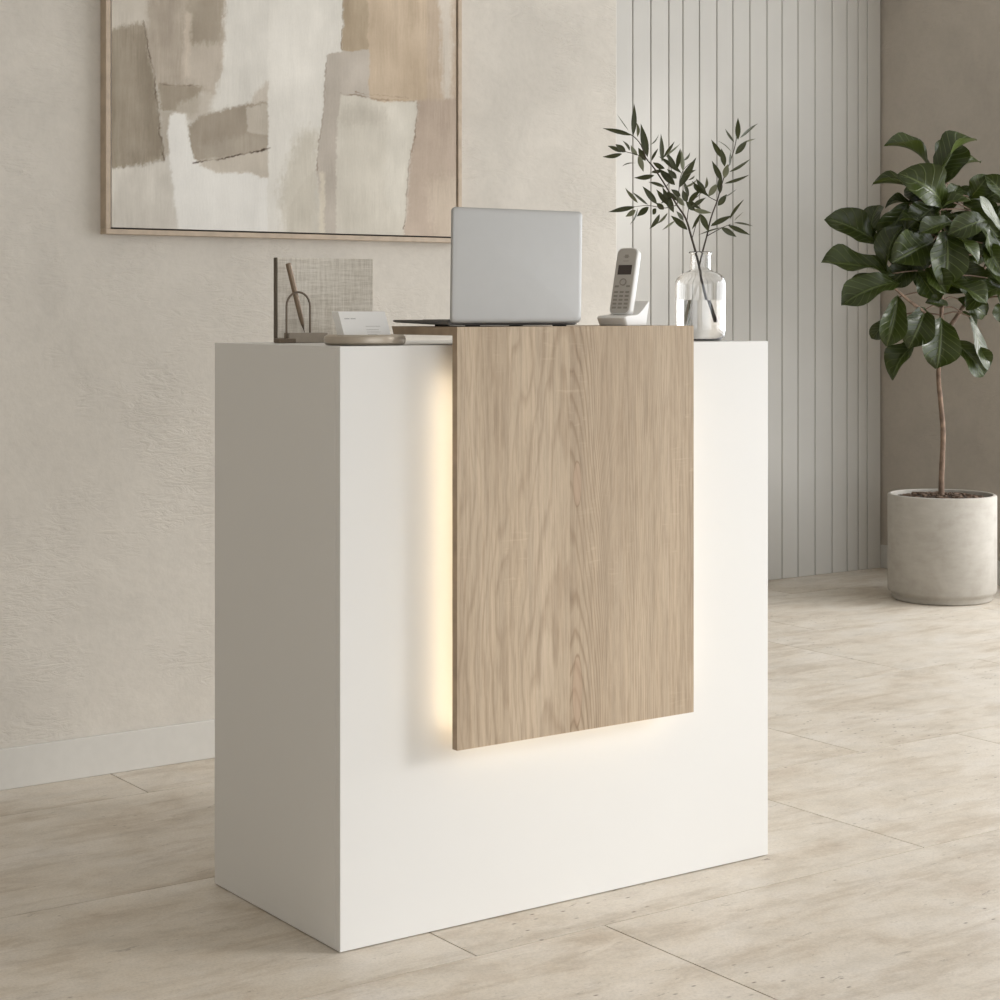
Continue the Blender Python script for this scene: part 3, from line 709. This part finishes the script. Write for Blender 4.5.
# ------------------------------------------------------------------ framed abstract painting
FY = 1.445
fx0, fx1, fz0, fz1 = .1718, 1.2453, 1.3570, 2.36
root = thing('framed_painting', 'large abstract beige and white painting in a thin wooden frame on the plaster wall', 'painting', ((fx0 + fx1) / 2, YW, fz0))
RO = Vector(root.location)
fw = .0125
for a_, b_ in (((fx0, FY, fz0), (fx1, YW, fz0 + fw)), ((fx0, FY, fz1 - fw), (fx1, YW, fz1)), ((fx0, FY, fz0 + fw), (fx0 + fw, YW, fz1 - fw)), ((fx1 - fw, FY, fz0 + fw), (fx1, YW, fz1 - fw))):
    obj('frame_bar', box(a_, b_, .0008, 1), M['frame_wood'], root, off=RO)
obj('backing', box((fx0 + fw, YW - .012, fz0 + fw), (fx1 - fw, YW - .002, fz1 - fw)), M['dark_gap'], root, off=RO)
# painted canvas: colours of brush patches per vertex on a fine grid
cx0, cx1, cz0, cz1 = fx0 + fw + .0045, fx1 - fw - .0045, fz0 + fw + .0045, fz1 - fw - .0045
NX, NZ = 440, 400
CY = FY + .004
gx, gz = np.meshgrid(np.linspace(cx0, cx1, NX), np.linspace(cz0, cz1, NZ))
dpt = np.stack([gx - CAM.x, np.full_like(gx, CY - CAM.y), gz - CAM.z], -1)
fd = dpt[..., 0] * FWD.x + dpt[..., 1] * FWD.y; rd = dpt[..., 0] * RGT.x + dpt[..., 1] * RGT.y
U = (CX + FPX * rd / fd - 80) * 2.5; Vv = (HZ - FPX * dpt[..., 2] / fd) * 2.5      # patch outlines were measured in these units
rng = np.random.default_rng(3)
def vnoise(x, y):
    xi = np.floor(x).astype(int); yi = np.floor(y).astype(int); fx = x - xi; fy = y - yi
    fx = fx * fx * (3 - 2 * fx); fy = fy * fy * (3 - 2 * fy)
    tab = vnoise.t
    def h(i, j): return tab[(i % 256), (j % 256)]
    return (h(xi, yi) * (1 - fx) + h(xi + 1, yi) * fx) * (1 - fy) + (h(xi, yi + 1) * (1 - fx) + h(xi + 1, yi + 1) * fx) * fy
vnoise.t = rng.random((256, 256))
def fbm(x, y, o=4):
    s = 0; a_ = .5
    for k in range(o): s = s + a_ * vnoise(x * 2 ** k + 17 * k, y * 2 ** k + 31 * k); a_ *= .5
    return s
WU = U + 9 * (fbm(U / 30, Vv / 30) - .47) + 4 * (vnoise(U / 4, Vv / 5) - .5); WV = Vv + 9 * (fbm(U / 30 + 50, Vv / 30 + 9) - .47) + 4 * (vnoise(U / 5 + 9, Vv / 4) - .5)
def inside(poly, x, y):
    r = np.zeros(x.shape, bool); n = len(poly)
    for i in range(n):
        (ax_, ay), (bx, by) = poly[i], poly[(i + 1) % n]
        if ay == by: continue
        r ^= ((ay > y) != (by > y)) & (x < (bx - ax_) * (y - ay) / (by - ay) + ax_)
    return r
def mask(poly, feather):
    if feather <= 0: return inside(poly, WU, WV).astype(float)
    m = 0
    for k in range(8):
        ox = (vnoise(U / 5 + k * 13, Vv / (30 if k % 2 else 8) + k * 7) - .5) * 2 * feather; oy = (vnoise(U / 4 + k * 5, Vv / 18 + k * 3) - .5) * 2 * feather
        m = m + inside(poly, WU + ox, WV + oy)
    return m / 8
C0 = np.zeros(U.shape + (3,)); C0[:] = (203, 199, 191)
T_ = -600
tilt_ = U + 12 * fbm(U / 90, Vv / 90)
streakV = fbm(tilt_ / 26, Vv / 240, 5); streakF = .47 + (fbm(tilt_ / 3.0, Vv / 70 + 40) - .47) * np.clip(fbm(U / 60 + 70, Vv / 60) * 4 - 1.2, 0, 1.3); clouds = fbm(U / 70 + 5, Vv / 90 + 3); grit = fbm(U / 3.5 + 9, Vv / 3.5)
def paint(poly, col, feather=3, op=1, st=14, cl=14):
    m = (mask(poly, feather) * op)[..., None]
    v = ((streakV - .47) * st + (streakF - .47) * st * .8 + (clouds - .47) * cl * 2 + (grit - .47) * 5)[..., None]
    C0[:] = C0 * (1 - m) + (np.array(col) + v) * m
def line(pts, wd, col, op=.8):
    for (ax_, ay), (bx, by) in zip(pts, pts[1:]):
        dx, dy = bx - ax_, by - ay; l2 = dx * dx + dy * dy
        tt = np.clip(((WU - ax_) * dx + (WV - ay) * dy) / l2, 0, 1)
        ds = np.hypot(WU - ax_ - tt * dx, WV - ay - tt * dy)
        m = (np.clip(1.2 - ds / wd, 0, 1) * op * np.clip(fbm(U / 30, Vv / 30) * 2.4 - .45, .25, 1))[..., None]
        C0[:] = C0 * (1 - m) + np.array(col) * m
paint([(-100, T_), (1200, T_), (1200, 700), (-100, 700)], (203, 199, 191), 0)
paint([(60, T_), (175, T_), (175, 110), (60, 110)], (192, 185, 174), 12)
paint([(60, 75), (160, 55), (185, 200), (212, 400), (60, 430)], (150, 140, 125), 10, st=26)
paint([(130, 90), (162, 70), (190, 215), (210, 395), (170, 395)], (138, 128, 113), 14, .6)
paint([(155, T_), (372, T_), (362, 150), (335, 235), (190, 212), (170, 120)], (175, 165, 152), 8, st=22, cl=24)
paint([(235, T_), (360, T_), (355, 110), (265, 120)], (156, 146, 131), 22, .75)
paint([(258, 110), (355, 110), (340, 225), (262, 205)], (190, 181, 169), 16, .8)
paint([(262, 30), (280, 30), (272, 190), (258, 190)], (203, 192, 178), 8, .7)
paint([(196, 208), (302, 214), (296, 285), (200, 275)], (158, 148, 133), 6)
paint([(240, 262), (330, 225), (320, 300), (240, 300)], (184, 176, 164), 10, .8)
paint([(200, 275), (235, 280), (232, 380), (212, 395)], (178, 170, 158), 6)
paint([(368, T_), (480, T_), (480, 215), (455, 245), (400, 262), (325, 275), (345, 225), (360, 150)], (212, 209, 202), 10, st=10)
paint([(430, 240), (478, 195), (478, 330), (420, 300)], (190, 181, 169), 10, .8)
paint([(266, 322), (300, 290), (400, 262), (474, 255), (474, 372), (390, 392), (310, 409), (285, 400)], (157, 147, 133), 6, st=18)
paint([(300, 360), (474, 325), (474, 372), (310, 409)], (170, 161, 148), 14, .7)
paint([(415, 268), (472, 258), (472, 338), (420, 330)], (184, 176, 164), 4)
paint([(70, 422), (150, 420), (222, 402), (245, 600), (60, 600)], (205, 200, 191), 7, cl=22)
paint([(280, 405), (474, 374), (474, 450), (300, 430)], (192, 184, 172), 5)
paint([(224, 286), (266, 282), (270, 330), (276, 368), (288, 398), (306, 418), (340, 432), (420, 432), (478, 448), (490, 600), (250, 600), (240, 540), (234, 470), (226, 400), (220, 340)], (224, 222, 217), 5, st=8, cl=8)
paint([(474, T_), (656, T_), (655, 128), (618, 140), (606, 290), (592, 420), (560, 450), (520, 520), (520, 600), (468, 600)], (218, 215, 208), 3, st=10, cl=12)
paint([(500, 470), (545, 330), (595, 320), (600, 600), (515, 600)], (196, 190, 177), 24, .75)
paint([(652, T_), (725, T_), (722, 135), (658, 130)], (170, 155, 134), 3, st=24)
paint([(718, T_), (885, T_), (875, 260), (720, 260)], (188, 171, 150), 5, st=22)
paint([(870, T_), (960, T_), (960, 260), (868, 260)], (184, 168, 150), 8, st=20)
paint([(884, T_), (938, T_), (930, 255), (906, 255)], (203, 196, 186), 12, .85)
paint([(620, 134), (722, 124), (722, 250), (652, 250), (648, 600), (612, 600), (590, 420), (606, 300)], (184, 176, 166), 2, st=10)
paint([(598, 430), (612, 430), (612, 600), (598, 600)], (214, 206, 190), 6, .8)
paint([(838, 250), (960, 245), (960, 620), (806, 620), (824, 390)], (180, 165, 151), 6, st=22)
paint([(870, 450), (960, 440), (960, 620), (885, 620)], (200, 187, 171), 22, .7)
paint([(650, 232), (760, 252), (843, 252), (838, 340), (820, 400), (808, 620), (640, 620), (640, 360)], (203, 198, 187), 3, st=12)
paint([(655, 262), (770, 275), (765, 310), (655, 312)], (184, 178, 167), 16, .6)
paint([(770, 265), (843, 255), (820, 400), (812, 560), (760, 500)], (212, 208, 198), 14, .6)
line([(158, 50), (186, 195), (196, 300), (212, 398)], 2.2, (95, 82, 68))
line([(286, 408), (380, 392), (474, 370)], 2.2, (70, 58, 48), 1)
line([(196, 210), (300, 214)], 1.6, (120, 108, 94))
line([(650, 232), (740, 246), (835, 253)], 1.8, (120, 104, 88))
line([(690, 232), (820, 244)], 1.4, (130, 112, 96), .6)
line([(843, 258), (838, 345), (822, 400), (810, 575)], 1.8, (120, 105, 92))
line([(618, 136), (606, 300), (592, 400), (596, 432)], 1.8, (135, 122, 110))
line([(656, -60), (656, 125)], 1.6, (130, 112, 92))
lc = np.clip(C0, 20, 250) / 255; lc = np.where(lc <= .04045, lc / 12.92, ((lc + .055) / 1.055) ** 2.4) * 1.03
verts = np.stack([gx - RO.x, np.full_like(gx, CY - RO.y), gz - RO.z], -1).reshape(-1, 3)
idx = np.arange(NX * NZ).reshape(NZ, NX)
faces = np.stack([idx[:-1, :-1], idx[:-1, 1:], idx[1:, 1:], idx[1:, :-1]], -1).reshape(-1, 4)
me = bpy.data.meshes.new('canvas'); me.from_pydata(verts.tolist(), [], faces.tolist())
ca = me.color_attributes.new('paint', 'FLOAT_COLOR', 'POINT')
ca.data.foreach_set('color', np.concatenate([np.clip(lc, 0, 1).reshape(-1, 3), np.ones((NX * NZ, 1))], 1).astype(np.float32).ravel())
a = N('painted_canvas')
pc = a.n('ShaderNodeAttribute', attribute_name='paint').outputs['Color']
a.set(Base_Color=pc, Roughness=.8, Specular_IOR_Level=.2)
a.bump(a.noise(a.coord(scale=(60, 60, 12)), 4, 4), .15, .002)
me.materials.append(a.m)
cv = bpy.data.objects.new('canvas', me); COL.objects.link(cv); cv.parent = root
obj('stretcher_edge', box((cx0, CY + .0003, cz0), (cx1, YW - .012, cz1)), M['card'], root, off=RO)

# ------------------------------------------------------------------ light
w = bpy.data.worlds.new('sky'); scene.world = w; w.use_nodes = True
w.node_tree.nodes['Background'].inputs[0].default_value = (.86, .93, 1, 1)
w.node_tree.nodes['Background'].inputs[1].default_value = 0.4
sun = bpy.data.lights.new('sun', 'SUN'); sun.energy = 1.5; sun.angle = math.radians(13); sun.color = (1, .975, .94)
so = bpy.data.objects.new('sun', sun); COL.objects.link(so)
el = math.radians(20)
d = Vector((-.78 * math.cos(el), .626 * math.cos(el), -math.sin(el)))
so.rotation_euler = d.to_track_quat('-Z', 'Y').to_euler(); so.location = (9, -7, 5)
ar = bpy.data.lights.new('window_daylight', 'AREA'); ar.shape = 'RECTANGLE'; ar.size = 2.5; ar.size_y = 6.5; ar.energy = 205; ar.color = (.97, .985, 1)
ao = bpy.data.objects.new('window_daylight', ar); COL.objects.link(ao)
ao.location = (XR + .14, (WY0 + WY1) / 2, (WZ0 + WZ1) / 2); ao.rotation_euler = (0, math.radians(90), 0)
a2 = bpy.data.lights.new('front_fill_light', 'AREA'); a2.shape = 'RECTANGLE'; a2.size = 5.3; a2.size_y = 2.5; a2.energy = 92; a2.color = (.97, .985, 1)  # added fill light from behind the viewer, brightens walls and desk front
o2 = bpy.data.objects.new('front_fill_light', a2); COL.objects.link(o2)
o2.location = ((FX0 + FX1) / 2, YF - .14, (WZ0 + WZ1) / 2); o2.rotation_euler = (math.radians(90), 0, 0)

scene.view_settings.view_transform = 'Standard'; scene.view_settings.look = 'None'
scene.view_settings.exposure = 0.0; scene.view_settings.gamma = 1; scene.view_settings.use_curve_mapping = False
scene.cycles.max_bounces = 14; scene.cycles.transmission_bounces = 12; scene.cycles.diffuse_bounces = 6
scene.cycles.caustics_refractive = False; scene.cycles.caustics_reflective = False
scene.cycles.sample_clamp_indirect = 6
